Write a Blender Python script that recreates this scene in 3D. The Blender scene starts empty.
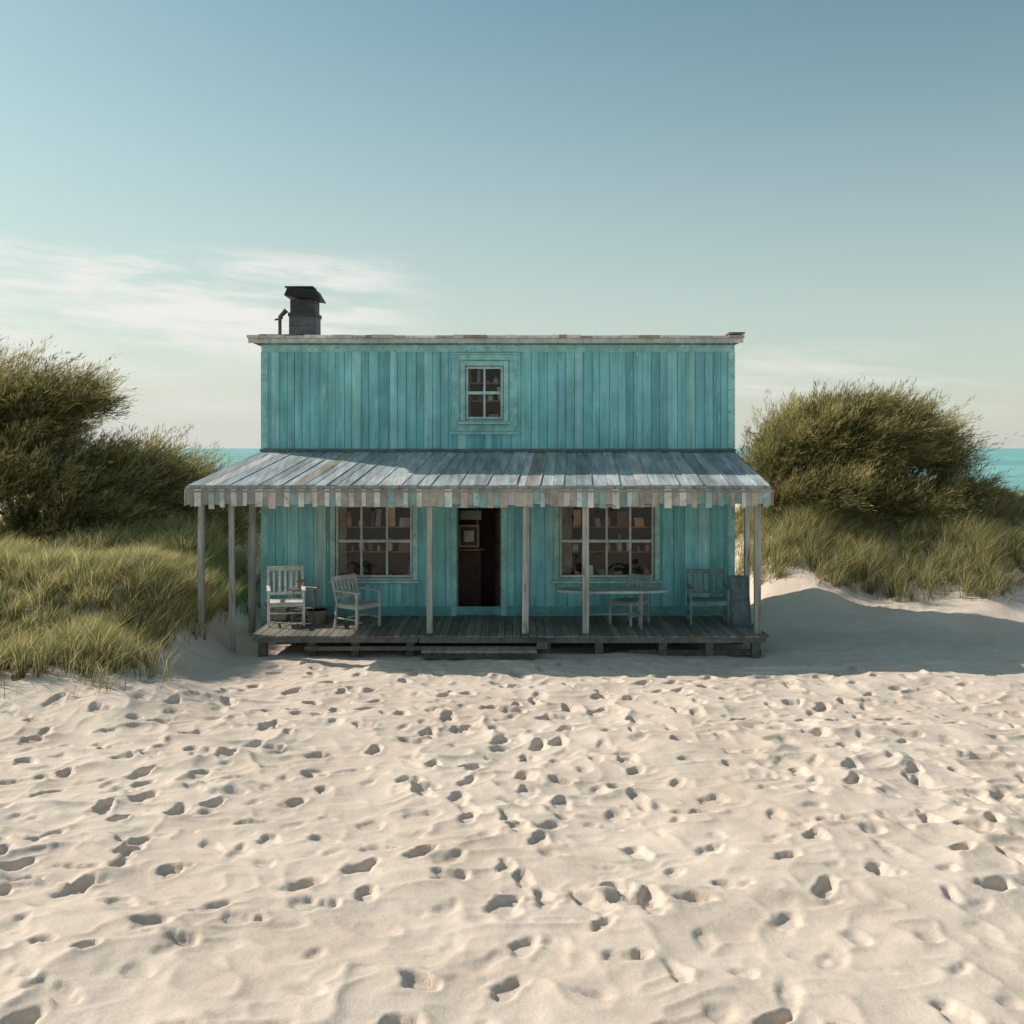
import bpy, math, random
import numpy as np
from mathutils import Vector
random.seed(7); rng=np.random.default_rng(11)
scene=bpy.context.scene
F=1040.0; CH=3.6; HY=448.0
def PX(x,d): return (x-512)*d/F
def PZ(y,d): return CH-(y-HY)*d/F

# ---------------------------------------------------------------- helpers
class MB:
    def __init__(s): s.v=[];s.f=[];s.m=[];s.c=[]
    def poly(s,pts,col=(1,1,1),mi=0):
        b=len(s.v); s.v+= [tuple(p) for p in pts]; s.f.append(tuple(range(b,b+len(pts)))); s.m.append(mi); s.c.append(col)
    def hexa(s,p,col=(1,1,1),mi=0):
        b=len(s.v); s.v+=[tuple(q) for q in p]
        for q in ((0,3,2,1),(4,5,6,7),(0,1,5,4),(1,2,6,5),(2,3,7,6),(3,0,4,7)):
            s.f.append(tuple(b+i for i in q)); s.m.append(mi); s.c.append(col)
    def box(s,x0,x1,y0,y1,z0,z1,col=(1,1,1),mi=0):
        s.hexa([(x0,y0,z0),(x1,y0,z0),(x1,y1,z0),(x0,y1,z0),(x0,y0,z1),(x1,y0,z1),(x1,y1,z1),(x0,y1,z1)],col,mi)
    def beam(s,p0,p1,w,t,col=(1,1,1),mi=0,up=(0,0,1)):
        p0=Vector(p0);p1=Vector(p1);d=(p1-p0).normalized();u=Vector(up)
        if abs(d.dot(u))>.95: u=Vector((0,1,0))
        a=d.cross(u).normalized()*w/2; b=a.cross(d).normalized()*t/2
        s.hexa([p0-a-b,p0+a-b,p0+a+b,p0-a+b,p1-a-b,p1+a-b,p1+a+b,p1-a+b],col,mi)
    def cyl(s,p0,p1,r0,r1,n=10,col=(1,1,1),mi=0,cap=True):
        p0=Vector(p0);p1=Vector(p1);d=(p1-p0).normalized();u=Vector((0,0,1))
        if abs(d.dot(u))>.95:u=Vector((0,1,0))
        a=d.cross(u).normalized();b=a.cross(d).normalized();base=len(s.v)
        for k in range(n):
            t=2*math.pi*k/n;o=a*math.cos(t)+b*math.sin(t)
            s.v.append(tuple(p0+o*r0));s.v.append(tuple(p1+o*r1))
        for k in range(n):
            k2=(k+1)%n
            s.f.append((base+2*k,base+2*k2,base+2*k2+1,base+2*k+1));s.m.append(mi);s.c.append(col)
        if cap:
            s.f.append(tuple(base+2*k for k in range(n-1,-1,-1)));s.m.append(mi);s.c.append(col)
            s.f.append(tuple(base+2*k+1 for k in range(n)));s.m.append(mi);s.c.append(col)
    def obj(s,name,mats,parent=None,bevel=0,loc=None,rot=0):
        me=bpy.data.meshes.new(name);me.from_pydata(s.v,[],s.f)
        for m in mats: me.materials.append(m)
        me.polygons.foreach_set('material_index',s.m)
        at=me.color_attributes.new('Col','FLOAT_COLOR','CORNER')
        arr=[]
        for f,c in zip(s.f,s.c): arr+= [c[0],c[1],c[2],1.0]*len(f)
        at.data.foreach_set('color',arr)
        me.update()
        o=bpy.data.objects.new(name,me);scene.collection.objects.link(o)
        if bevel:
            b=o.modifiers.new('bev','BEVEL');b.width=bevel;b.segments=2;b.limit_method='ANGLE'
        if parent:
            o.parent=parent;o.location=-parent.location
        if loc: o.location=loc; o.rotation_euler[2]=rot
        return o
def mesh_np(name,verts,faces_list,mats,cols=None,smooth=False,midx=None):
    """faces_list: list of (n,k) int arrays"""
    me=bpy.data.meshes.new(name)
    me.vertices.add(len(verts));me.vertices.foreach_set('co',verts.astype(np.float32).ravel())
    tot=sum(f.size for f in faces_list);nf=sum(len(f) for f in faces_list)
    me.loops.add(tot);me.polygons.add(nf)
    li=np.concatenate([f.ravel() for f in faces_list]).astype(np.int32)
    me.loops.foreach_set('vertex_index',li)
    st=[];o=0
    for f in faces_list:
        st.append(o+np.arange(len(f))*f.shape[1]);o+=f.size
    me.polygons.foreach_set('loop_start',np.concatenate(st).astype(np.int32))
    for m in mats: me.materials.append(m)
    if midx is not None: me.polygons.foreach_set('material_index',midx.astype(np.int32))
    me.update(calc_edges=True)
    if cols is not None:
        at=me.color_attributes.new('Col','FLOAT_COLOR','POINT')
        c=np.ones((len(verts),4),np.float32);c[:,:3]=cols;at.data.foreach_set('color',c.ravel())
    me.polygons.foreach_set('use_smooth',np.full(nf,smooth))
    me.validate()
    ob=bpy.data.objects.new(name,me);scene.collection.objects.link(ob);return ob
_tab=rng.random((257,257));_tab[256]=_tab[0];_tab[:,256]=_tab[:,0]
def vnoise(x,y):
    x=np.asarray(x,float)%256;y=np.asarray(y,float)%256
    xi=np.floor(x).astype(int)%256;yi=np.floor(y).astype(int)%256;fx=x-np.floor(x);fy=y-np.floor(y)
    fx=fx*fx*fx*(fx*(fx*6-15)+10);fy=fy*fy*fy*(fy*(fy*6-15)+10)
    a=_tab[xi,yi];b=_tab[xi+1,yi];c=_tab[xi,yi+1];d=_tab[xi+1,yi+1]
    return (a*(1-fx)+b*fx)*(1-fy)+(c*(1-fx)+d*fx)*fy-.5
def fbm(x,y,o=4):
    s=0;a=1
    for i in range(o):
        s=s+a*vnoise(x*2**i+17.3*i,y*2**i+9.1*i);a*=.5
    return s
def sm(t): t=np.clip(t,0,1);return t*t*(3-2*t)

# ---------------------------------------------------------------- materials
def newmat(name):
    m=bpy.data.materials.new(name);m.use_nodes=True;nt=m.node_tree;return m,nt,nt.nodes,nt.links,nt.nodes['Principled BSDF']
def mixc(nt,a,b,fac,mode='MIX'):
    n=nt.nodes.new('ShaderNodeMix');n.data_type='RGBA';n.blend_type=mode;n.clamp_factor=True
    for s,v in ((n.inputs[0],fac),(n.inputs[6],a),(n.inputs[7],b)):
        if isinstance(v,(int,float)): s.default_value=v
        elif isinstance(v,tuple): s.default_value=(*v,1)
        else: nt.links.new(v,s)
    return n.outputs[2]
def noise(nt,vec,scale,detail=4,rough=.55):
    n=nt.nodes.new('ShaderNodeTexNoise');n.inputs['Scale'].default_value=scale;n.inputs['Detail'].default_value=detail;n.inputs['Roughness'].default_value=rough
    nt.links.new(vec,n.inputs['Vector']);return n.outputs['Fac']
def ramp(nt,fac,a,b,lo=0,hi=1):
    n=nt.nodes.new('ShaderNodeMapRange');n.inputs[1].default_value=a;n.inputs[2].default_value=b;n.inputs[3].default_value=lo;n.inputs[4].default_value=hi
    nt.links.new(fac,n.inputs[0]);return n.outputs[0]
def mapping(nt,scale,out='Object'):
    t=nt.nodes.new('ShaderNodeTexCoord');m=nt.nodes.new('ShaderNodeMapping');m.inputs['Scale'].default_value=scale
    nt.links.new(t.outputs[out],m.inputs[0]);return m.outputs[0]
def weathered(name,peel=(.25,.24,.21),amt=.5,stretch=(9,9,.7),rough=.75,bump=.4,dark=.55,metal=0):
    m,nt,N,L,P=newmat(name)
    at=N.new('ShaderNodeAttribute');at.attribute_name='Col'
    base=at.outputs['Color']
    v1=mapping(nt,stretch);v2=mapping(nt,(1,1,1));v3=mapping(nt,tuple(s*2.2 for s in stretch))
    st=noise(nt,v1,1.0,6,.65)
    k=ramp(nt,st,.32,.7,dark,1.15)
    cb=N.new('ShaderNodeCombineColor');[L.new(k,cb.inputs[i]) for i in range(3)]
    c=mixc(nt,base,cb.outputs[0],1.0,'MULTIPLY')
    bl=noise(nt,v2,1.3,6,.6);kb=ramp(nt,bl,.35,.65,.8,1.1)
    cb2=N.new('ShaderNodeCombineColor');[L.new(kb,cb2.inputs[i]) for i in range(3)]
    c=mixc(nt,c,cb2.outputs[0],1.0,'MULTIPLY')
    pn=noise(nt,v3,1.0,8,.7);pf=ramp(nt,pn,.72-amt*.3,.76-amt*.3,0,.85)
    c=mixc(nt,c,peel,pf)
    L.new(c,P.inputs['Base Color']);P.inputs['Roughness'].default_value=rough;P.inputs['Metallic'].default_value=metal
    P.inputs['Specular IOR Level'].default_value=.3
    b=N.new('ShaderNodeBump');b.inputs['Strength'].default_value=bump;b.inputs['Distance'].default_value=.01
    L.new(pn,b.inputs['Height']);L.new(b.outputs[0],P.inputs['Normal'])
    return m
M_paint=weathered('turquoise_paint',peel=(.50,.66,.65),amt=.35,dark=.68)
M_trim=weathered('trim_paint',peel=(.28,.27,.23),amt=.45,dark=.7,stretch=(6,6,6))
M_wood=weathered('weathered_wood',peel=(.16,.14,.12),amt=.5,dark=.5)
M_deck=weathered('deck_wood',peel=(.2,.18,.15),amt=.5,stretch=(9,.8,9),dark=.55)
M_tin=weathered('awning_boards',peel=(.30,.26,.22),amt=.40,stretch=(10,1.2,1.2),dark=.5,rough=.6)
M_black=weathered('sooty_metal',peel=(.10,.07,.05),amt=.5,stretch=(5,5,5),dark=.6,rough=.6)
M_item=weathered('painted_items',peel=(.1,.08,.06),amt=.1,stretch=(5,5,5),dark=.7)
def glassmat():
    m,nt,N,L,P=newmat('window_glass');N.remove(P)
    t=N.new('ShaderNodeBsdfTransparent');t.inputs[0].default_value=(.93,.95,.94,1)
    g=N.new('ShaderNodeBsdfGlossy');g.inputs['Roughness'].default_value=.02
    v=mapping(nt,(2,2,2));n=noise(nt,v,1.5,2);b=N.new('ShaderNodeBump');b.inputs['Strength'].default_value=.6;b.inputs['Distance'].default_value=.06
    L.new(n,b.inputs['Height']);L.new(b.outputs[0],g.inputs['Normal'])
    fr=N.new('ShaderNodeFresnel');fr.inputs[0].default_value=1.48
    mx=N.new('ShaderNodeMixShader');L.new(fr.outputs[0],mx.inputs[0]);L.new(t.outputs[0],mx.inputs[1]);L.new(g.outputs[0],mx.inputs[2])
    L.new(mx.outputs[0],N['Material Output'].inputs[0]);return m
M_glass=glassmat()
def sandmat():
    m,nt,N,L,P=newmat('sand')
    v=mapping(nt,(1,1,1))
    a=noise(nt,v,.6,6,.6);c=mixc(nt,(.60,.49,.405),(.70,.59,.50),ramp(nt,a,.35,.65))
    g=noise(nt,v,60,3,.7);kk=ramp(nt,g,.3,.7,.88,1.08);cb=N.new('ShaderNodeCombineColor');[L.new(kk,cb.inputs[i]) for i in range(3)]
    c=mixc(nt,c,cb.outputs[0],1.0,'MULTIPLY')
    sp=noise(nt,v,25,2,.8);c=mixc(nt,c,(.30,.23,.16),ramp(nt,sp,.74,.80,0,.55))
    L.new(c,P.inputs['Base Color']);P.inputs['Roughness'].default_value=.95;P.inputs['Specular IOR Level'].default_value=.1
    b1=N.new('ShaderNodeBump');b1.inputs['Strength'].default_value=.5;b1.inputs['Distance'].default_value=.025
    n1=noise(nt,v,7,7,.62);L.new(n1,b1.inputs['Height'])
    b2=N.new('ShaderNodeBump');b2.inputs['Strength'].default_value=.3;b2.inputs['Distance'].default_value=.004
    n2=noise(nt,v,180,2,.6);L.new(n2,b2.inputs['Height']);L.new(b1.outputs[0],b2.inputs['Normal']);L.new(b2.outputs[0],P.inputs['Normal'])
    return m
M_sand=sandmat()
def leafmat(name,trans=.35):
    m,nt,N,L,P=newmat(name);N.remove(P)
    at=N.new('ShaderNodeAttribute');at.attribute_name='Col'
    d=N.new('ShaderNodeBsdfDiffuse');t=N.new('ShaderNodeBsdfTranslucent');L.new(at.outputs[0],d.inputs[0]);L.new(at.outputs[0],t.inputs[0])
    mx=N.new('ShaderNodeMixShader');mx.inputs[0].default_value=trans;L.new(d.outputs[0],mx.inputs[1]);L.new(t.outputs[0],mx.inputs[2])
    L.new(mx.outputs[0],N['Material Output'].inputs[0]);return m
M_grass=leafmat('dune_grass_blades',.45);M_leaf=leafmat('shrub_leaves',.42)
M_bark=weathered('bark',peel=(.12,.09,.06),amt=.4,dark=.5)
def seamat():
    m,nt,N,L,P=newmat('sea_water')
    v=mapping(nt,(.01,.05,1));n=noise(nt,v,1,5)
    c=mixc(nt,(.14,.37,.38),(.24,.50,.47),ramp(nt,n,.35,.65));L.new(c,P.inputs['Base Color'])
    P.inputs['Roughness'].default_value=.45;P.inputs['Specular IOR Level'].default_value=.25
    v2=mapping(nt,(.6,1.6,1));n2=noise(nt,v2,1,5);b=N.new('ShaderNodeBump');b.inputs['Strength'].default_value=.6;b.inputs['Distance'].default_value=.3
    L.new(n2,b.inputs['Height']);L.new(b.outputs[0],P.inputs['Normal']);return m
M_sea=seamat()

# ---------------------------------------------------------------- terrain
def base_h(x,y):
    x=np.asarray(x,float);y=np.asarray(y,float)
    wob=.5*vnoise(x*.5,y*.5)+.35*vnoise(x*1.3+5,y*1.3)
    edge=1-sm((y-30)/14)
    yfront=14.15+.9*sm((-5.6-x)/3.0)
    L=(1.45+.35*vnoise(x*.3+3,y*.3))*sm((-4.70-x+wob*.6)/2.1)*sm((y-yfront+wob*.9)/3.6)*edge
    L=L+.36*sm((-4.1-x+wob)/1.4)*np.exp(-((y-14.8+.5*wob)/.95)**2)
    R=(1.95+.3*vnoise(x*.35,y*.35+7))*sm((x-4.6+wob)/2.2)*sm((y-20.4-wob)/5.4)*edge*(1-sm((x-13)/5)*.75)
    near=1-sm((y-55)/30)
    und=(.10*fbm(x*.28,y*.28,3)+.045*vnoise(x*.9,y*.9+3))*near
    und=und*(1-.8*sm(1-np.abs(x)/6)*sm(1-np.abs(y-19)/2.5))
    sea=-3.5*sm((y-78)/60)
    return L+R+und+sea
def axis(segs):
    out=[]
    for a,b,s in segs: out.append(np.arange(a,b-1e-6,s))
    return np.concatenate(out)
gx=np.concatenate([-np.geomspace(9000,16.5,45),axis([(-16,-9,.12),(-9,9,.022),(9,16,.12)]),np.geomspace(16.2,9000,45)])
gy=np.concatenate([-np.geomspace(4000,3,30),axis([(-2.5,5.4,.3),(5.4,17.2,.02),(17.2,30,.07),(30,60,.6)]),np.geomspace(60.5,9000,60)])
X,Y=np.meshgrid(gx,gy)
Z=base_h(X,Y)
iy0,iy1=np.searchsorted(gy,[4.5,31]);ix0,ix1=np.searchsorted(gx,[-12,12])
xs,ys=X[iy0:iy1,ix0:ix1],Y[iy0:iy1,ix0:ix1]
fade=1-.85*sm((ys-17)/2.5)*sm(1-(np.abs(xs)-5)/2)
D=(.06*fbm(xs*1.1,ys*1.3,2)+.02*fbm(xs*3.2+3,ys*3.8,2))*fade
wx=xs+.35*fbm(xs*1.3,ys*1.3,2);wy=ys+.35*fbm(xs*1.3+40,ys*1.3,2)
rid=1-2*np.abs(vnoise(wx*1.5+11,wy*2.9+5));D+=.050*rid**3*fade*sm(.55+1.6*vnoise(xs*.5+9,ys*.5))
rid2=1-2*np.abs(vnoise(wx*3.4+31,wy*5.6+15));D+=.016*rid2**2*fade
sx,sy=xs[0],ys[:,0]
prints=[];acc=[]
def add(px,py,a,la,lb,dp,keep=.1,md=.34):
    if acc:
        q=np.array(acc);m=np.min((q[:,0]-px)**2+(q[:,1]-py)**2)
        if m<md**2 and rng.random()>keep: return
    acc.append((px,py));prints.append((px,py,a,la,lb,dp))
for t in range(48):
    x=rng.uniform(-7.5,7.5);y=rng.uniform(5,9);tx=rng.uniform(-3,2.5);ty=17.6
    if rng.random()<.6: tx=rng.uniform(-9,10)
    a=math.atan2(ty-y,tx-x);side=1;step=rng.uniform(.5,.75)
    if t%5==4: x=-8;y=rng.uniform(6,15);a=rng.uniform(-.3,.3)
    for s in range(28):
        a+=rng.normal(0,.08);x+=step*math.cos(a);y+=step*math.sin(a);side=-side
        px=x-math.sin(a)*.15*side;py=y+math.cos(a)*.15*side
        if rng.random()<.85: add(px,py,a+rng.normal(0,.35),rng.uniform(.12,.20),rng.uniform(.065,.11),rng.choice([.024,.042,.062],p=[.4,.38,.22]),.2)
for i in range(1700):
    add(rng.uniform(-9,9),rng.uniform(5,17.5),rng.normal(0,.7),rng.uniform(.07,.2),rng.uniform(.05,.12),rng.choice([.014,.028,.045,.066],p=[.35,.33,.22,.10]),.12)
prints=sorted(prints,key=lambda p:p[5]+rng.uniform(0,.04))
for (px,py,a,la,lb,dp) in prints:
    if not(4.7<py<17.5) or abs(px)>9: continue
    R=.48;i0,i1=np.searchsorted(sy,[py-R,py+R]);j0,j1=np.searchsorted(sx,[px-R,px+R])
    if i1-i0<3 or j1-j0<3: continue
    lx=xs[i0:i1,j0:j1]-px;ly=ys[i0:i1,j0:j1]-py
    u=(lx*math.cos(a)+ly*math.sin(a))/la;v=(-lx*math.sin(a)+ly*math.cos(a))/lb
    r=np.sqrt(u*u+v*v*(1+.45*u).clip(.3,2))+.8*vnoise(lx*8+px*31,ly*8+py*17)+.3*vnoise(lx*19+px*3,ly*19+py*7)
    soft=.38 if dp>.035 else .7
    w=1-sm((r-(1.1-soft))/soft)
    rim=np.exp(-((r-1.4)/.3)**2)*dp*.12
    bowl=dp*(.85+.35*np.clip(u,-1,1))
    D[i0:i1,j0:j1]=D[i0:i1,j0:j1]*(1-.35*w)-bowl*w+rim
Z[iy0:iy1,ix0:ix1]+=D
ny,nx=Z.shape
verts=np.stack([X.ravel(),Y.ravel(),Z.ravel()],1)
idx=np.arange(ny*nx).reshape(ny,nx)
faces=np.stack([idx[:-1,:-1].ravel(),idx[:-1,1:].ravel(),idx[1:,1:].ravel(),idx[1:,:-1].ravel()],1)
mesh_np('sand_ground',verts,[faces],[M_sand],smooth=True)
sv=np.array([(-9000,70,-.4),(9000,70,-.4),(9000,9000,-.4),(-9000,9000,-.4)],float)
mesh_np('sea',sv,[np.array([[0,1,2,3]])],[M_sea])

# ---------------------------------------------------------------- dune grass
def blades(name,P,length,width,dirx,diry,col,mat,droop=.5):
    n=len(P)
    ang=rng.uniform(0,2*np.pi,n);side=np.stack([np.cos(ang),np.sin(ang),np.zeros(n)],1)*width[:,None]*.5
    lean=np.stack([dirx,diry,np.zeros(n)],1)
    up=np.array([0,0,1.0])
    p1=P+up*(length*.5)[:,None]+lean*(length*.22)[:,None]
    p2=P+up*(length*(.92-droop*.25*rng.random(n)))[:,None]+lean*(length*.75)[:,None]
    v=np.stack([P-side,P+side,p1+side*.75,p1-side*.75,p2],1).reshape(-1,3)
    b=(np.arange(n)*5)[:,None]
    q=b+np.array([[0,1,2,3]]);t=b+np.array([[3,2,4]])
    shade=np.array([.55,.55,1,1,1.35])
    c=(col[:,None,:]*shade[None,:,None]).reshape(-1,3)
    return mesh_np(name,v,[q,t],[mat],cols=c)
def grass(name,n,x0,x1,y0,y1,maskf,lmin,lmax):
    x=rng.uniform(x0,x1,n);y=rng.uniform(y0,y1,n);k=maskf(x,y)>rng.random(n);x=x[k];y=y[k]
    cx=np.round(x/.35+.4*vnoise(x*3,y*3));cy=np.round(y/.35);h=np.abs(np.sin(cx*12.98+cy*78.2)*43758.5)%1;h2=np.abs(np.sin(cx*39.3+cy*11.1)*23421.6)%1
    tx=(cx+h-.5)*.35;ty=(cy+h2-.5)*.35;pull=rng.uniform(0,.8,len(x));x2=x+(tx-x)*pull;y2=y+(ty-y)*pull
    z=base_h(x2,y2)-.02
    n=len(x)
    L=rng.uniform(lmin,lmax,n)*(.6+.7*h)*(1+.6*vnoise(x*.8,y*.8))
    out=np.stack([x2-tx,y2-ty],1)*2.2
    dx=out[:,0]+.35+rng.normal(0,.42,n);dy=out[:,1]-.08+rng.normal(0,.42,n)
    g=np.array([.33,.32,.12]);d=np.array([.72,.60,.34]);dk=np.array([.17,.19,.07])
    m=np.clip(.5+.9*fbm(x*.9,y*.9,2)+rng.normal(0,.25,n),0,1)[:,None]
    col=dk*(1-m)+g*m; s=(rng.random(n)<.42)[:,None];col=np.where(s,d*rng.uniform(.6,1.1,(n,1)),col)
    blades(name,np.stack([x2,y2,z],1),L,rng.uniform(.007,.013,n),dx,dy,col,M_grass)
def edgeL(x,y):
    h=base_h(x,y);w=.35*fbm(x*1.2,y*1.2,3)
    return sm((h-.30+w*.5)/.24)*np.where((x<-4.5)&~((x>-5)&(y>20)),1,0)
def edgeR(x,y):
    h=base_h(x,y);w=fbm(x*.8+4,y*.8,3)
    return sm((h-.50+w*.6)/.35)*(x>4.6)
grass('dune_grass',115000,-12.5,-4.4,13.8,23.0,edgeL,.35,.6)
grass('dune_grass',9000,-18,-4.7,23.0,28,edgeL,.4,.7)
grass('dune_grass',95000,4.6,15,21,28.5,edgeR,.35,.75)
grass('dune_grass',6000,-8.5,-4.1,13.9,16.2,lambda x,y:np.where(vnoise(x*1.4,y*1.4)>.1,.9,0.01)*(base_h(x,y)>.1),.3,.6)

# ---------------------------------------------------------------- shrubs
def shrub(name,lobes,roots,nclump,nleaf,nwisp,wind,leaf=(.10,.24),lw=.016,tone=1.0):
    wind=np.array(wind,float);lob=np.array(lobes,float)
    vol=lob[:,3]*lob[:,5];pi=rng.choice(len(lob),nclump,p=vol/vol.sum())
    d=rng.normal(size=(nclump,3));d[:,2]=np.abs(d[:,2])*.9-.3;d/=np.linalg.norm(d,axis=1)[:,None]
    bump=1+.24*np.sin(d[:,0]*7+pi)*np.cos(d[:,2]*8+d[:,1]*4)+rng.normal(0,.07,nclump)
    rr=(rng.uniform(.2,1,nclump)**.4)*bump
    C=lob[pi,:3]+d*rr[:,None]*lob[pi,3:6]
    C+=wind*(.3*rr*np.clip(d[:,2],0,1))[:,None]
    def leaves(pos,dirn,L,W,col):
        n=len(pos);dirn=dirn/np.linalg.norm(dirn,axis=1)[:,None]
        s=np.cross(dirn,rng.normal(size=(n,3)));s/=np.linalg.norm(s,axis=1)[:,None]+1e-9
        s*=W[:,None]*.5
        tip=pos+dirn*L[:,None];mid=pos+dirn*(L*.4)[:,None]
        return np.stack([pos,mid+s,tip,mid-s],1).reshape(-1,3),np.repeat(col,4,0)
    V=[];K=[]
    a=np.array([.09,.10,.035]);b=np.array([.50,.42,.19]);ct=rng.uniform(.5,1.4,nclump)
    nb=12;per=max(8,nleaf//nb)
    bi=np.repeat(np.arange(nclump),nb);nB=len(bi)
    borg=C[bi]+rng.normal(size=(nB,3))*np.array([.19,.19,.13])
    bd=d[bi]*.7+wind*.9+np.array([0,0,.38])+rng.normal(size=(nB,3))*.3;bd/=np.linalg.norm(bd,axis=1)[:,None]
    bl=rng.uniform(.3,.8,nB)
    k=np.repeat(np.arange(nB),per);s=np.tile(np.linspace(0,1,per),nB)
    pos=borg[k]+bd[k]*(s*bl[k])[:,None]+(wind*.3-np.array([0,0,.1]))*(s*s*bl[k])[:,None]+rng.normal(size=(len(k),3))*(.07*(1-.6*s))[:,None]
    dd=bd[k]+rng.normal(size=(len(k),3))*.24
    outer=np.clip((rr[bi][k]-.65)/.35,0,1)*np.clip(d[bi][k][:,2]+.5,0,1)  # sunlit golden tops and shaded interior painted into the leaf colour
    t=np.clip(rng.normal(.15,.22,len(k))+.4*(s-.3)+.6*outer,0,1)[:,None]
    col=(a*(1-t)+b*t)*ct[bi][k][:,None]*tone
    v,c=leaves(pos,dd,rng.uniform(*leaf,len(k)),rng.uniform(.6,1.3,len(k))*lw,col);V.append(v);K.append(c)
    if nwisp:
        wi=rng.integers(0,nclump,nwisp*3);wi=wi[rr[wi]>.75][:nwisp];nw=len(wi);per=24
        wd=d[wi]*.8+wind*.9+np.array([0,0,.3])+rng.normal(size=(nw,3))*.3;wd/=np.linalg.norm(wd,axis=1)[:,None]
        wl=rng.uniform(.4,1.15,nw)
        s=np.tile(np.linspace(0,1,per),nw);k=np.repeat(np.arange(nw),per)
        bend=wind*.4-np.array([0,0,.15])
        pos=C[wi][k]+wd[k]*(s*wl[k])[:,None]+bend*(s*s*wl[k])[:,None]+rng.normal(size=(len(k),3))*.012
        dd=wd[k]+bend*2*s[:,None]+rng.normal(size=(len(k),3))*.2
        tt=rng.uniform(.3,1,len(k))[:,None];col=(a*(1-tt)+b*1.1*tt)*tone
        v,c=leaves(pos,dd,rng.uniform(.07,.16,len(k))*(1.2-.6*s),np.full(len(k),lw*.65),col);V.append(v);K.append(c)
    V=np.concatenate(V);K=np.concatenate(K);q=np.arange(len(V)).reshape(-1,4)
    mb=MB()
    for i in rng.choice(nclump,min(70,nclump),replace=False):
        c=C[i];r=min(roots,key=lambda r:(r[0]-c[0])**2+(r[1]-c[1])**2)
        p0=Vector((r[0]+rng.uniform(-.2,.2),r[1]+rng.uniform(-.2,.2),float(base_h(r[0],r[1]))-.1));p3=Vector(c)
        m1=p0.lerp(p3,.35)+Vector((rng.uniform(-.2,.2),rng.uniform(-.2,.2),.35));m2=p0.lerp(p3,.7)+Vector((rng.uniform(-.15,.15),rng.uniform(-.15,.15),.15))
        mb.cyl(p0,m1,.05,.036,6,(.13,.10,.075),cap=False);mb.cyl(m1,m2,.036,.02,6,(.13,.10,.075),cap=False);mb.cyl(m2,p3,.02,.007,6,(.13,.10,.075),cap=False)
    bv=np.array(mb.v);bf=np.array(mb.f)+len(V)
    allv=np.concatenate([V,bv]);cols=np.concatenate([K,np.tile([[.13,.10,.075]],(len(bv),1))])
    mi=np.concatenate([np.zeros(len(q)),np.ones(len(bf))])
    return mesh_np(name,allv,[q,bf],[M_leaf,M_bark],cols=cols,midx=mi)
def lobe(px,py,d,rpx,rpy,ry=None):
    k=d/F;return (PX(px,d),d,PZ(py,d),rpx*k,(ry or rpx*k*.7),rpy*k)
W=(.68,-.1,.05)
shrub('coastal_shrub',[lobe(-5,432,24,74,60),lobe(-70,430,24.5,70,80),lobe(46,410,23.8,46,30),lobe(10,500,23.3,90,55)],[(-11.2,24),(-12.5,24.3),(-10,23.7)],480,280,800,W)
shrub('coastal_shrub',[lobe(112,505,24,58,45),lobe(150,488,25,42,30),lobe(70,530,22.8,60,38)],[(-9,24),(-8.2,24.6),(-9.8,22.8)],300,240,400,W,tone=.9)
shrub('coastal_shrub',[lobe(195,512,27,34,34),lobe(232,535,27,22,36),lobe(185,535,24,35,30)],[(-7.8,26.6),(-7,26.8),(-7.4,24.4)],190,200,150,W,tone=.85)
shrub('coastal_shrub',[lobe(838,455,26.5,70,44),lobe(782,474,26,36,34),lobe(900,460,26.8,48,38),lobe(848,430,26.5,44,24),lobe(890,432,26.5,30,18),lobe(820,505,25.6,78,28),lobe(910,510,25.6,70,26)],[(8.8,26.2),(7.4,26),(10,26.4)],600,280,950,(.58,-.1,.07))
shrub('coastal_shrub',[lobe(985,530,26,40,16),lobe(945,507,26.5,32,20)],[(12,26),(11,26)],120,200,100,W,tone=.85)

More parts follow.
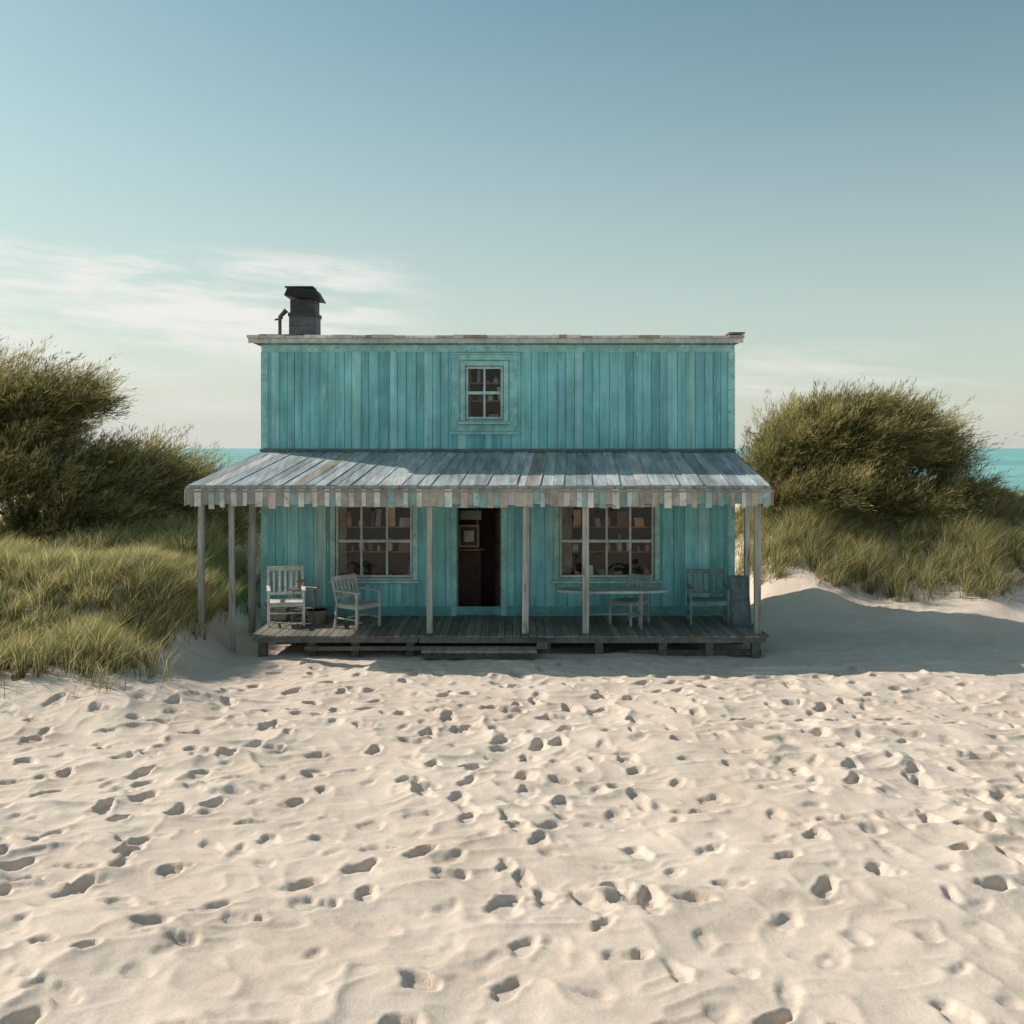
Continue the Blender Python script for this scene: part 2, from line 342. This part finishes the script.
# ---------------------------------------------------------------- beach house
T=(.235,.60,.63)
def jit(c,a=.1):
    k=1+random.uniform(-a,a);return tuple(max(0,min(1,q*k*(1+random.uniform(-.03,.03)))) for q in c)
def paint():
    r=random.random()
    c=T
    if r<.12: c=(.32,.68,.69)
    elif r<.25: c=(.19,.53,.56)
    elif r<.29: c=(.38,.65,.64)
    return jit(c,.07)
HX0,HX1,FY,HB=-4.79,4.25,20.0,23.1
ZF=.38; ZTOP=5.62
house=bpy.data.objects.new('beach_house',None);scene.collection.objects.link(house);house.location=(-.27,20,0)
def board_wall(mb,o,u,n,width,z0,z1,opens,bw,th=.02,back=True):
    o=Vector((*o,0));u=Vector((*u,0));n=Vector((*n,0))
    def slab(a,b,za,zb,d0,d1,col):
        p=[o+u*a+n*d0,o+u*b+n*d0,o+u*b+n*d1,o+u*a+n*d1]
        mb.hexa([(*q.xy,za) for q in p]+[(*q.xy,zb) for q in p],col)
    cuts=sorted({v for op in opens for v in op[:2]})
    def spans(a,b):
        m=(a+b)/2;iv=[(z0,z1)]
        for (xa,xb,za,zb) in opens:
            if xa<m<xb:
                nv=[]
                for s,e in iv:
                    if za>s: nv.append((s,min(e,za)))
                    if zb<e: nv.append((max(s,zb),e))
                iv=[q for q in nv if q[1]-q[0]>.01]
        return iv
    x=0
    while x<width-.02:
        w=bw*random.uniform(.8,1.2);e=min(width,x+w);col=paint();pr=random.uniform(0,.008)
        if width-e<.05:e=width
        pts=[x]+[c for c in cuts if x<c<e]+[e]
        for a,b in zip(pts[:-1],pts[1:]):
            ga=.004 if a==x else 0;gb=.004 if b==e else 0
            if b-a<.012: continue
            for s,t in spans(a,b): slab(a+ga,b-gb,s,t,0,th+pr,col)
        x=e
    if back:
        pts=[0]+cuts+[width]
        for a,b in zip(pts[:-1],pts[1:]):
            for s,t in spans(a,b): slab(a,b,s,t,-.08,-.002,(.04,.10,.10))
WL=(-3.40,-1.90,1.10,2.52);WR=(.90,2.74,1.10,2.52);DR=(-1.06,-.21,ZF,2.45);WU=(-.90,-.16,4.14,5.18)
def loc_(op): return (op[0]-HX0,op[1]-HX0,op[2],op[3])
mb=MB();board_wall(mb,(HX0,FY),(1,0),(0,-1),HX1-HX0,3.56,ZTOP,[loc_(WU)],.17);mb.obj('upper_wall',[M_paint],house)
mb=MB();board_wall(mb,(HX0,FY),(1,0),(0,-1),HX1-HX0,.0,3.5,[loc_(WL),loc_(WR),loc_(DR)],.25);mb.obj('lower_wall',[M_paint],house)
mb=MB();board_wall(mb,(HX0,HB),(0,-1),(-1,0),HB-FY,0,ZTOP,[],.22);board_wall(mb,(HX1,FY),(0,1),(1,0),HB-FY,0,ZTOP,[],.22)
board_wall(mb,(HX1,HB),(-1,0),(0,1),HX1-HX0,0,ZTOP,[],.22);mb.obj('side_walls',[M_paint],house)
# trims
mb=MB();TL=(.32,.65,.65)
for x in (HX0,HX1):
    s=-1 if x<0 else 1
    xa,xb=(x-.03,x+.10) if s<0 else (x-.10,x+.03)
    mb.box(xa,xb,FY-.045,FY-.029,3.6,5.44,jit(TL));mb.box(xa,xb,FY-.045,FY-.029,.1,3.4,jit(TL))
mb.box(HX0-.02,HX1+.02,FY-.055,FY-.03,5.445,5.58,jit(TL))
mb.box(HX0+.11,HX1-.11,FY-.05,FY-.03,.40,.56,jit((.16,.44,.44)))
mb.box(HX0-.04,HX1+.04,FY-.08,FY-.03,3.53,3.585,(.14,.17,.17))
mb.obj('corner_trim',[M_trim],house,bevel=.004)
# top roof with plank ends
mb=MB();x=-5.04
while x<4.42:
    w=random.uniform(.08,.45);e=min(x+w,4.42);r=random.random()
    c=(.74,.72,.68) if r<.75 else ((.42,.36,.30) if r<.83 else (.45,.52,.50))
    dz=random.uniform(0,.02);yf=19.74+random.uniform(-.02,.02)
    mb.hexa([(x+.002,yf,5.69),(e-.002,yf,5.69),(e-.002,HB+.25,5.75),(x+.002,HB+.25,5.75),(x+.002,yf,5.735+dz),(e-.002,yf,5.735+dz),(e-.002,HB+.25,5.80+dz),(x+.002,HB+.25,5.80+dz)],jit(c,.15))
    x=e
mb.box(-5.02,4.40,19.78,19.81,5.60,5.687,(.56,.58,.55))
mb.box(-5.0,4.38,19.81,HB+.2,5.622,5.66,(.12,.12,.11))
mb.box(4.15,4.46,19.9,20.3,5.79,5.82,(.25,.2,.17));mb.box(-4.9,-4.2,20.1,20.5,5.785,5.80,(.2,.18,.16))
mb.obj('roof',[M_trim],house,bevel=.003)
# awning roof
EY,EZ,WZ=17.85,2.93,3.50;EX0,EX1=-5.57,4.43
mb=MB()
def strip(a0,a1,b0,b1,th,col):
    up=Vector((0,0,th));lo=[Vector(p) for p in (b0,b1,a1,a0)]
    mb.hexa(lo+[p+up for p in lo],col)
def acol():
    r=random.random()
    return jit((.50,.54,.55) if r<.5 else ((.38,.43,.44) if r<.8 else ((.62,.62,.60) if r<.93 else (.36,.31,.27))),.12)
N_=44;ub=np.cumsum(np.r_[0,[random.uniform(.7,1.3) for _ in range(N_)]]);ub/=ub[-1]
AB=HB-FY
for i in range(N_):
    a,b=ub[i]+.0004,ub[i+1]-.0004;ln=random.uniform(-.05,.05);c=acol();th=.022+random.uniform(0,.014)
    strip((HX0+(HX1-HX0)*a,FY-.03,WZ),(HX0+(HX1-HX0)*b,FY-.03,WZ),(EX0+(EX1-EX0)*a,EY+ln*.4,EZ),(EX0+(EX1-EX0)*b,EY+ln*.4,EZ),th,c)
    xa,xe=HX0+(HX1-HX0)*a,EX0+(EX1-EX0)*a
    if i and i%2: mb.beam((xa,FY-.03,WZ+.035),(xe,EY,EZ+.035),.02,.018,jit(c,.2))
for sx_,ex in ((HX0-.03,EX0),(HX1+.03,EX1)):
    n=14
    for i in range(n):
        a,b=i/n+.002,(i+1)/n-.002;c=acol()
        y0=lambda t:FY+t*AB; y1=lambda t:EY+t*(HB-EY)
        strip((sx_,y0(a),WZ),(sx_,y0(b),WZ),(ex,y1(a),EZ),(ex,y1(b),EZ),.025+random.uniform(0,.01),c)
mb.obj('awning_roof',[M_tin],house)
mb=MB();WC=(.30,.29,.26)
mb.box(EX0+.10,EX1-.10,18.03,18.13,2.74,2.84,jit(WC))
mb.box(EX0+.05,EX0+.15,18.14,HB-.1,2.74,2.84,jit(WC));mb.box(EX1-.12,EX1-.02,18.14,HB-.1,2.74,2.84,jit(WC))
for i in range(13):
    x=HX0+.2+(HX1-HX0-.4)*i/12;mb.beam((x,FY-.06,WZ-.06),(x,EY+.06,EZ-.05),.05,.08,jit((.2,.2,.18)))
mb.box(EX0,EX1,EY-.035,EY-.01,EZ-.08,EZ+.015,jit((.42,.42,.39)))
mb.box(EX0-.035,EX0-.01,EY,HB,EZ-.08,EZ+.015,jit((.42,.42,.39)));mb.box(EX1+.01,EX1+.035,EY,HB,EZ-.08,EZ+.015,jit((.42,.42,.39)))
mb.obj('awning_frame',[M_wood],house,bevel=.003)
# valance
mb=MB();x=EX0
vc=[(.74,.72,.66),(.62,.70,.68),(.46,.40,.34),(.78,.76,.72),(.36,.53,.51),(.56,.51,.44),(.70,.69,.66),(.74,.70,.63)]
i=0
while x<EX1-.02:
    w=random.uniform(.08,.14);e=min(x+w,EX1);zl=EZ-.34+random.uniform(-.03,.03);c=jit(random.choice(vc),.15);tl=random.uniform(-.008,.008)
    i+=1;back=i%2
    if back: c=jit((.42,.42,.40) if random.random()<.6 else (.30,.46,.46),.2);zl+=.03
    yy=EY-.045-(0 if back else .018);g=-.01 if back else .006
    mb.hexa([(x+g+tl,yy-.012,zl),(e-g+tl,yy-.012,zl+random.uniform(-.01,.01)),(e-g+tl,yy,zl),(x+g+tl,yy,zl),(x+g,yy-.012,EZ-.035),(e-g,yy-.012,EZ-.035),(e-g,yy,EZ-.035),(x+g,yy,EZ-.035)],c)
    x=e
mb.box(EX0-.01,EX1+.01,EY-.09,EY-.078,EZ-.09,EZ-.055,(.34,.33,.30))
for xx in (EX0-.05,EX1+.05):
    y=EY
    while y<HB-.1:
        w=random.uniform(.07,.14);mb.box(xx-.006,xx+.006,y+.004,y+w-.006,EZ-.33+random.uniform(-.03,.03),EZ-.035,jit(random.choice(vc),.2));y+=w
mb.obj('scalloped_valance',[M_trim],house)
# posts
mb=MB();PC=(.50,.50,.47)
for x,y,zb in ((-4.86,18.08,-.2),(-1.43,18.08,ZF),(.23,18.08,ZF),(1.28,18.08,ZF),(4.27,18.08,-.2),(-5.45,18.2,-.1),(-4.95,19.8,-.1),(4.44,19.7,-.1),(-5.45,22.8,-.1),(4.36,22.8,-.1)):
    w=.10+random.uniform(-.01,.015);mb.beam((x,y,zb),(x+random.uniform(-.02,.02),y,2.739),w,w,jit(PC,.15),up=(0,1,0))
mb.obj('porch_posts',[M_wood],house,bevel=.008)
# deck
mb=MB();x=-4.5
while x<4.42:
    w=random.uniform(.12,.16);e=min(x+w,4.43);mb.box(x+.004,e-.004,17.84+random.uniform(-.03,.03),19.97,.345,ZF+random.uniform(-.004,.0),jit((.27,.25,.21),.25));x=e
mb.box(-4.45,-1.62,17.88,17.93,.25,.342,jit((.20,.21,.19)));mb.box(-1.6,4.38,17.88,17.93,.245,.342,jit((.22,.22,.20)))
mb.box(-4.4,4.38,18.9,19.0,.22,.342,(.12,.11,.1))
for x in (-4.3,-3.45,-2.7,-1.75,.6,1.5,2.6,3.4,4.2):
    mb.box(x-.07,x+.07,17.9,18.05,-.25,.245,jit((.16,.15,.13)));mb.box(x-.07,x+.07,19.2,19.35,-.25,.34,jit((.12,.11,.1)))
mb.box(-3.55,-1.4,17.80,17.86,.13,.20,jit((.17,.16,.13)))
mb.box(2.0,4.3,17.93,17.98,.02,.12,jit((.10,.10,.09)))
mb.obj('porch_deck',[M_deck],house,bevel=.004)
mb=MB()
mb.box(-1.52,.42,17.40,17.56,.165,.205,jit((.34,.32,.27)));mb.box(-1.52,.42,17.575,17.80,.165,.208,jit((.30,.28,.24)))
mb.box(-1.49,.39,17.44,17.47,.06,.164,(.10,.10,.09))
for x in (-1.48,-.55,.32): mb.box(x,x+.06,17.43,17.8,-.15,.162,(.13,.12,.1))
mb.box(.42,.60,17.45,17.83,.22,.34,jit((.12,.13,.12)))
mb.obj('porch_steps',[M_deck],house,bevel=.005)
# windows
def window(op,cols,rows,name,trim,depth=.06,tc=(.42,.64,.62),sc=(.54,.63,.61)):
    x0,x1,z0,z1=op;mb=MB();yf=FY-.03
    for (a,b,c,d) in ((x0-trim,x0,z0-trim*.4,z1+trim),(x1,x1+trim,z0-trim*.4,z1+trim),(x0,x1,z1,z1+trim)): mb.box(a,b,yf-.03,yf,c,d,jit(tc))
    mb.box(x0-trim-.04,x1+trim+.04,yf-.10,yf+.02,z0-trim*.4-.05,z0-trim*.4-.002,jit(tc));mb.box(x0,x1,yf-.028,yf,z0-trim*.4,z0,jit(tc))
    for (a,b,c,d) in ((x0,x0+.012,z0,z1),(x1-.012,x1,z0,z1),(x0+.012,x1-.012,z0,z0+.012),(x0+.012,x1-.012,z1-.012,z1)): mb.box(a,b,yf,FY+.10,c,d,jit((.14,.3,.28)))
    s=.045;y0,y1=FY-.01,FY+.03
    X0,X1,Z0,Z1=x0+.013,x1-.013,z0+.013,z1-.013
    mb.box(X0,X0+s,y0,y1,Z0,Z1,jit(sc));mb.box(X1-s,X1,y0,y1,Z0,Z1,jit(sc));mb.box(X0+s,X1-s,y0,y1,Z0,Z0+s,jit(sc));mb.box(X0+s,X1-s,y0,y1,Z1-s,Z1,jit(sc))
    for i in range(1,cols):
        x=X0+(X1-X0)*i/cols;mb.box(x-.02,x+.02,y0+.003,y1-.003,Z0+s,Z1-s,jit(sc))
    for j in range(1,rows):
        z=Z0+(Z1-Z0)*j/rows;h=.028 if j==rows//2 else .014;mb.box(X0+s,X1-s,y0-.002,y1-.006,z-h,z+h,jit(sc))
    mb.obj(name+'_frame',[M_trim],house,bevel=.003)
    g=MB();g.poly([(X0+.02,FY+.012,Z0+.02),(X1-.02,FY+.012,Z0+.02),(X1-.02,FY+.012,Z1-.02),(X0+.02,FY+.012,Z1-.02)]);g.obj(name+'_glass',[M_glass],house)
    k=MB();cols_=[(.68,.34,.20),(.78,.50,.28),(.34,.43,.47),(.8,.70,.54),(.12,.10,.08),(.48,.54,.50),(.20,.16,.13),(.8,.76,.66),(.18,.23,.30),(.58,.32,.20)]
    nz=3 if z1-z0>1.2 else 3
    for j in range(nz):
        z=z0+.03+(z1-z0)*j/nz;k.box(x0-.08,x1+.08,FY+.09,FY+.34,z-.02,z,(.34,.20,.12))
        x=x0+.01
        while x<x1-.08:
            w=random.uniform(.05,.26);h=random.uniform(.25,.88)*(z1-z0)/nz;c=jit(random.choice(cols_),.3);yy=FY+.095+random.uniform(0,.06);r=random.random()
            if r<.4: 
                w=min(w,.16);k.cyl((x+w*.4,yy+w*.4,z),(x+w*.4,yy+w*.4,z+h*.5),w*.36,w*.34,12,c);k.cyl((x+w*.4,yy+w*.4,z+h*.5),(x+w*.4,yy+w*.4,z+h*.62),w*.34,w*.13,12,c);k.cyl((x+w*.4,yy+w*.4,z+h*.62),(x+w*.4,yy+w*.4,z+h*.8),w*.13,w*.12,10,c)
            elif r<.78:
                tl=random.uniform(-.03,.03);k.hexa([(x,yy,z+.001),(x+w,yy,z+.001),(x+w,yy+.06,z+.001),(x,yy+.06,z+.001),(x+tl,yy+.05,z+h),(x+w+tl,yy+.05,z+h),(x+w+tl,yy+.11,z+h),(x+tl,yy+.11,z+h)],c)
            elif r<.92: k.cyl((x+w*.5,yy+.06,z+.001),(x+w*.5,yy+.06,z+h*.3),w*.3,w*.45,14,c)
            x+=w+random.uniform(.01,.13)
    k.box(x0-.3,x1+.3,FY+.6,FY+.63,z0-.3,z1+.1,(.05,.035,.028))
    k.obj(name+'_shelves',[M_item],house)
    cu=MB();n=18;xa,xb=(x0+.02,x0+(x1-x0)*.14)
    for i in range(n):
        a=xa+(xb-xa)*i/n;b=xa+(xb-xa)*(i+1)/n;ya=FY+.065+.015*math.sin(i*1.3);yb_=FY+.065+.015*math.sin((i+1)*1.3)
        cu.poly([(a,ya,z0+.1),(b,yb_,z0+.1),(b,yb_,z1-.02),(a,ya,z1-.02)],(.32,.28,.22))
    cu.obj(name+'_curtain',[M_item],house)
window(WL,3,2,'left_window',.09);window(WR,4,2,'right_window',.09);window(WU,2,2,'upper_window',.09,tc=(.34,.66,.65),sc=(.48,.68,.66))
mb=MB();x0,x1,z0,z1=WU
for (a,b,c,d) in ((x0-.26,x0-.11,z0-.22,z1+.21),(x1+.11,x1+.26,z0-.22,z1+.21),(x0-.11,x1+.11,z1+.11,z1+.21),(x0-.11,x1+.11,z0-.22,z0-.10)): mb.box(a,b,FY-.05,FY-.029,c,d,jit((.30,.65,.65)))
mb.box(x0-.30,x1+.30,FY-.09,FY-.03,z0-.28,z0-.223,jit(TL));mb.box(x0-.28,x1+.28,FY-.07,FY-.03,z1+.213,z1+.25,jit(TL))
mb.obj('upper_window_trim',[M_trim],house,bevel=.004)
# door
mb=MB();x0,x1,z0,z1=DR
for (a,b,c,d) in ((x0-.11,x0,z0,z1+.1),(x1,x1+.11,z0,z1+.1),(x0,x1,z1,z1+.1)): mb.box(a,b,FY-.065,FY-.029,c,d,jit(TL))
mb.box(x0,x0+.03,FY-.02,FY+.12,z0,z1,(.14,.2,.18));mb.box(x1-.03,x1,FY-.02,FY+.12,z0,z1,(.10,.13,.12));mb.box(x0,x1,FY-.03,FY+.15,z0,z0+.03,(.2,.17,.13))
mb.obj('door_frame',[M_trim],house,bevel=.004)
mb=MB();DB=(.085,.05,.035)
hx,hy=x1-.04,FY+.1;a=math.radians(97);u=Vector((math.cos(a),math.sin(a),0))
def leaf(s0,s1,za,zb,t,c):
    p=Vector((hx,hy,0));mb.beam(p+u*s0+Vector((0,0,(za+zb)/2)),p+u*s1+Vector((0,0,(za+zb)/2)),t,zb-za,c)
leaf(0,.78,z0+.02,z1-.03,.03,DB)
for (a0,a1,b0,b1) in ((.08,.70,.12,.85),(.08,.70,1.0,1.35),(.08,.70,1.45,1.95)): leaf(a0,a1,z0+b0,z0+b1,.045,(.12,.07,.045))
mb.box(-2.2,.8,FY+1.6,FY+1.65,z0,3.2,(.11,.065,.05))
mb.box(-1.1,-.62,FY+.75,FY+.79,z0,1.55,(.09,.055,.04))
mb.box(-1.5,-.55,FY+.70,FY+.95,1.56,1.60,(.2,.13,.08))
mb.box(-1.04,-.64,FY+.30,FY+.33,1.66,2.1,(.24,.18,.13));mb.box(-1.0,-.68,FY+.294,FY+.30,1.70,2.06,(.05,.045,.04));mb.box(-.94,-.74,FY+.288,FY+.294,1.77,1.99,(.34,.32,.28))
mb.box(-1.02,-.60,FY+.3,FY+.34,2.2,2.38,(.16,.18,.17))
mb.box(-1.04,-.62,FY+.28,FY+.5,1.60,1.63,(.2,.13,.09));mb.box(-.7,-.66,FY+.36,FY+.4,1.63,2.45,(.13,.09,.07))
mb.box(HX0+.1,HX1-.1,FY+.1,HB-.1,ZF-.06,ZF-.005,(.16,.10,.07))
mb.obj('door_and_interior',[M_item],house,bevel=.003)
# chimney + vent pipe
mb=MB();d=21.2;k=d/F;cx=PX(305,d);zt=PZ(301,d)
mb.box(cx-.27,cx+.27,d-.27,d+.27,5.72,zt-.34,(.13,.14,.15));mb.box(cx-.29,cx+.29,d-.29,d+.29,zt-.34,zt-.27,(.06,.06,.06));mb.box(cx-.25,cx+.25,d-.25,d+.25,zt-.27,zt,(.06,.06,.065))
for dz in (.12,.3,.47): mb.box(cx-.275,cx+.275,d-.275,d+.275,5.76+dz,5.765+dz,(.03,.03,.03))
mb.hexa([(cx-.36,d-.33,zt+.07),(cx+.38,d-.33,zt-.01),(cx+.38,d+.33,zt-.01),(cx-.36,d+.33,zt+.07),(cx-.30,d-.27,zt+.24),(cx+.26,d-.27,zt+.20),(cx+.26,d+.27,zt+.20),(cx-.30,d+.27,zt+.24)],(.035,.035,.035))
mb.box(cx-.37,cx+.20,d-.2,d+.2,zt+.245,zt+.275,(.05,.045,.04))
mb.obj('chimney',[M_black],house,bevel=.008)
mb=MB();px_=PX(281,d);mb.cyl((px_,d-.1,5.72),(px_,d-.1,6.28),.035,.035,10,(.10,.10,.10));mb.cyl((px_,d-.1,6.26),(px_+.13,d-.1,6.40),.04,.055,10,(.07,.07,.07));mb.cyl((px_-.1,d-.1,6.2),(px_+.06,d-.1,6.24),.02,.02,8,(.07,.07,.07))
mb.obj('vent_pipe',[M_black],house)

# ---------------------------------------------------------------- furniture
def chair(name,loc,rot,col,arms=True,w=.56,dp=.52,bh=.95,seat=.43,slats=5,horiz=False):
    mb=MB();t=.038;hw=w/2;hd=dp/2;j=lambda:jit(col,.12)
    for s in (-1,1):
        mb.beam((s*hw,-hd,0),(s*hw,-hd,seat if not arms else seat+.2),t,t,j(),up=(0,1,0))
        mb.beam((s*hw,hd+.04,0),(s*hw,hd-.01,seat),t,t,j(),up=(0,1,0));mb.beam((s*hw,hd-.01,seat),(s*hw,hd+.13,bh),t,t*.9,j(),up=(0,1,0))
        mb.beam((s*hw,-hd+.02,.17),(s*hw,hd,.17),.022,.03,j());mb.beam((s*hw,-hd+.02,seat-.045),(s*hw,hd-.02,seat-.045),.026,.06,j())
        if arms: mb.beam((s*hw,-hd-.05,seat+.215),(s*hw,hd+.06,seat+.235),.065,.026,j())
    mb.beam((-hw+.02,-hd,seat-.045),(hw-.02,-hd,seat-.045),.026,.06,j());mb.beam((-hw+.02,hd,seat-.045),(hw-.02,hd,seat-.045),.026,.06,j());mb.beam((-hw+.02,0,.2),(hw-.02,0,.2),.02,.03,j())
    n=6
    for i in range(n):
        y=-hd-.02+(dp)*(i+.5)/n;mb.box(-hw-.01,hw+.01,y-dp/n*.43,y+dp/n*.43,seat-.012,seat+.008,j())
    yb=lambda z:hd-.01+.14*(z-seat)/(bh-seat)
    for z,h in ((bh-.04,.085),(seat+.1,.05)): mb.beam((-hw+.02,yb(z),z),(hw-.02,yb(z),z),.022,h,j())
    if horiz:
        for z in (seat+.2,seat+.3,seat+.39): mb.beam((-hw+.02,yb(z),z),(hw-.02,yb(z),z),.016,.05,j())
    else:
        for i in range(slats):
            x=-hw+w*(i+1)/(slats+1);mb.beam((x,yb(seat+.1),seat+.1),(x,yb(bh-.06),bh-.06),.04,.014,j(),up=(0,1,0))
    return mb.obj(name,[M_trim if col[0]>.3 else M_wood],bevel=.005,loc=loc,rot=rot)
chair('wooden_armchair',(PX(286,19.0),19.0,ZF),math.radians(14),(.78,.76,.70),w=.62,bh=1.02)
chair('wooden_armchair',(PX(358,18.75),18.75,ZF),math.radians(52),(.55,.53,.48),bh=.90)
chair('wooden_armchair',(PX(709,19.1),19.2,ZF),math.radians(-4),(.22,.32,.33),w=.68,bh=.94,slats=6)
chair('wooden_chair',(PX(630,18.9),19.1,ZF),math.radians(-42),(.36,.45,.44),arms=False,w=.46,bh=.86,slats=4)
mb=MB();tx=PX(612,18.6);pts=[(tx+1.0*math.copysign(abs(math.cos(t))**.7,math.cos(t)),18.6+.33*math.copysign(abs(math.sin(t))**.8,math.sin(t))) for t in [2*math.pi*i/36 for i in range(36)]]
TC=(.46,.54,.52);lo=.66;hi=.70
mb.poly([(x,y,hi) for x,y in pts],TC);mb.poly([(x,y,lo) for x,y in reversed(pts)],TC)
for i in range(36):
    a,b=pts[i],pts[(i+1)%36];mb.poly([(a[0],a[1],lo),(b[0],b[1],lo),(b[0],b[1],hi),(a[0],a[1],hi)],TC)
for s in (-1,1):
    x=tx+s*.5;mb.beam((x,18.42,0),(x+s*.02,18.5,.659),.035,.035,(.3,.33,.31),up=(0,1,0));mb.beam((x,18.78,0),(x+s*.02,18.7,.659),.035,.035,(.3,.33,.31),up=(0,1,0));mb.beam((x,18.45,.25),(x,18.75,.25),.02,.03,(.3,.33,.31))
mb.beam((tx-.5,18.6,.25),(tx+.5,18.6,.25),.02,.03,(.3,.33,.31))
mb.obj('oval_table',[M_trim],loc=(0,0,ZF))
sx0=PX(303,19.3)
mb=MB()
for a in (-1,1):
    for b in (-1,1): mb.beam((a*.2,b*.17,0),(a*.17,b*.14,.58),.035,.035,(.4,.36,.3),up=(0,1,0))
mb.box(-.24,.24,-.2,.2,.58,.61,(.45,.42,.36));mb.box(-.17,.17,-.14,.14,.2,.22,(.4,.36,.3))
mb.obj('side_table',[M_wood],loc=(sx0,19.45,ZF),bevel=.004)
mb=MB();mb.cyl((0,0,0),(0,0,.13),.06,.085,14,(.35,.2,.13));mb.cyl((0,0,.13),(0,0,.15),.092,.092,14,(.38,.22,.14));mb.obj('clay_pot',[M_item],loc=(sx0-.08,19.42,ZF+.61))
mb=MB();mb.cyl((0,0,0),(0,0,.22),.15,.19,16,(.30,.24,.17))
for z in (.03,.09,.15,.2): mb.cyl((0,0,z),(0,0,z+.02),.16+z*.18,.165+z*.18,16,(.36,.3,.2))
mb.obj('wicker_basket',[M_wood],loc=(PX(318,19.4),19.3,ZF))
mb=MB()
for z in (.0,.13,.26):
    mb.box(-.2,.2,-.16,-.145,z+.01,z+.1,(.42,.40,.36));mb.box(-.2,.2,.145,.16,z+.01,z+.1,(.42,.40,.36));mb.box(-.2,-.185,-.144,.144,z+.01,z+.1,(.4,.38,.34));mb.box(.185,.2,-.144,.144,z+.01,z+.1,(.4,.38,.34))
for a in (-.17,.17):
    for b in (-.13,.13): mb.box(a-.014,a+.014,b-.014,b+.014,0,.37,(.4,.38,.34))
mb.box(-.184,.184,-.144,.144,.004,.012,(.35,.32,.28))
mb.obj('wooden_crate',[M_wood],loc=(PX(262,19.3)+.22,19.55,ZF))
mb=MB();c=(.12,.17,.18)
for x in (-.16,.16): mb.beam((x,0,0),(x,.30,.88),.045,.04,c,up=(0,1,0))
for s in (.03,.5,.97): mb.beam((-.14,.3*s,.88*s+.01),(.14,.3*s,.88*s+.01),.03,.05,c)
for x in (-.12,.12): mb.beam((x,.60,0),(x,.30,.86),.035,.03,c,up=(0,1,0))
mb.hexa([(-.14,.0,.03),(.14,.0,.03),(.14,.012,.03),(-.14,.012,.03),(-.14,.29,.87),(.14,.29,.87),(.14,.302,.87),(-.14,.302,.87)],(.16,.22,.23))
mb.obj('sandwich_board',[M_wood],loc=(4.14,18.75,ZF),bevel=.003)

# ---------------------------------------------------------------- light, sky
el=math.radians(36);hx_,hy_=-1.0,.38;n=math.hypot(hx_,hy_);hx_/=n;hy_/=n
sd=Vector((hx_*math.cos(el),hy_*math.cos(el),math.sin(el)))
sun=bpy.data.lights.new('sun','SUN');sun.energy=4.8;sun.angle=math.radians(.5);sun.color=(1,.92,.82)
so=bpy.data.objects.new('sun',sun);scene.collection.objects.link(so);so.rotation_euler=(-sd).to_track_quat('-Z','Y').to_euler();so.location=(-20,5,20)
w=bpy.data.worlds.new('World');scene.world=w;w.use_nodes=True;nt=w.node_tree;N=nt.nodes;L=nt.links
bg=N['Background'];sky=N.new('ShaderNodeTexSky');sky.sky_type='NISHITA';sky.sun_disc=False;sky.sun_elevation=el;sky.sun_rotation=math.atan2(hx_,hy_)%(2*math.pi)
sky.air_density=1.0;sky.dust_density=1.0;sky.ozone_density=1.0
tinted=mixc(nt,sky.outputs[0],(.82,.95,.74),1.0,'MULTIPLY')
tc=N.new('ShaderNodeTexCoord');sep=N.new('ShaderNodeSeparateXYZ');L.new(tc.outputs['Generated'],sep.inputs[0])
def mth(op,a,b=None):
    n=N.new('ShaderNodeMath');n.operation=op
    for i,v in enumerate((a,b)):
        if v is None: continue
        if isinstance(v,(int,float)): n.inputs[i].default_value=v
        else: L.new(v,n.inputs[i])
    return n.outputs[0]
az=mth('ARCTAN2',sep.outputs[0],sep.outputs[1]);elv=mth('ARCSINE',sep.outputs[2])
def sr(v,a,b,lo=0,hi=1,t='SMOOTHSTEP'): 
    n=N.new('ShaderNodeMapRange');n.interpolation_type=t;n.inputs[1].default_value=a;n.inputs[2].default_value=b;n.inputs[3].default_value=lo;n.inputs[4].default_value=hi;L.new(v,n.inputs[0]);return n.outputs[0]
# marine haze: thick at the horizon, thinning with elevation
hz=mth('MULTIPLY',mth('POWER',sr(elv,.44,0,t='LINEAR'),1.6),.95)
hz=mth('MULTIPLY',hz,sr(az,.5,-.4,.80,1.0))
hazy=mixc(nt,tinted,(4.75,4.8,4.6),hz)
cv=N.new('ShaderNodeCombineXYZ');L.new(mth('MULTIPLY',az,5.5),cv.inputs[0]);L.new(mth('MULTIPLY',mth('ADD',elv,mth('MULTIPLY',az,.06)),34),cv.inputs[1])
cn=noise(nt,cv.outputs[0],1.0,8,.62)
band=mth('MULTIPLY',sr(elv,.05,.12),sr(elv,.19,.165))
left=sr(az,-.04,-.18)
cl=mth('MULTIPLY',mth('MULTIPLY',band,left),sr(cn,.38,.60))
band2=mth('MULTIPLY',sr(elv,.01,.06),sr(elv,.11,.07));cl2=mth('MULTIPLY',mth('MULTIPLY',band2,sr(cn,.42,.7)),.6)
cf=mth('MAXIMUM',cl,cl2)
out=mixc(nt,hazy,(6.3,6.15,5.85),mth('MULTIPLY',cf,.9))
L.new(out,bg.inputs[0]);bg.inputs[1].default_value=.142

cam=bpy.data.cameras.new('camera');co=bpy.data.objects.new('camera',cam);scene.collection.objects.link(co)
co.location=(0,0,CH);co.rotation_euler=(math.radians(90),0,0);cam.sensor_width=36;cam.lens=36*F/1024;cam.shift_y=-64/1024;cam.clip_end=30000
scene.camera=co
scene.view_settings.view_transform='Standard';scene.view_settings.look='None';scene.view_settings.exposure=0
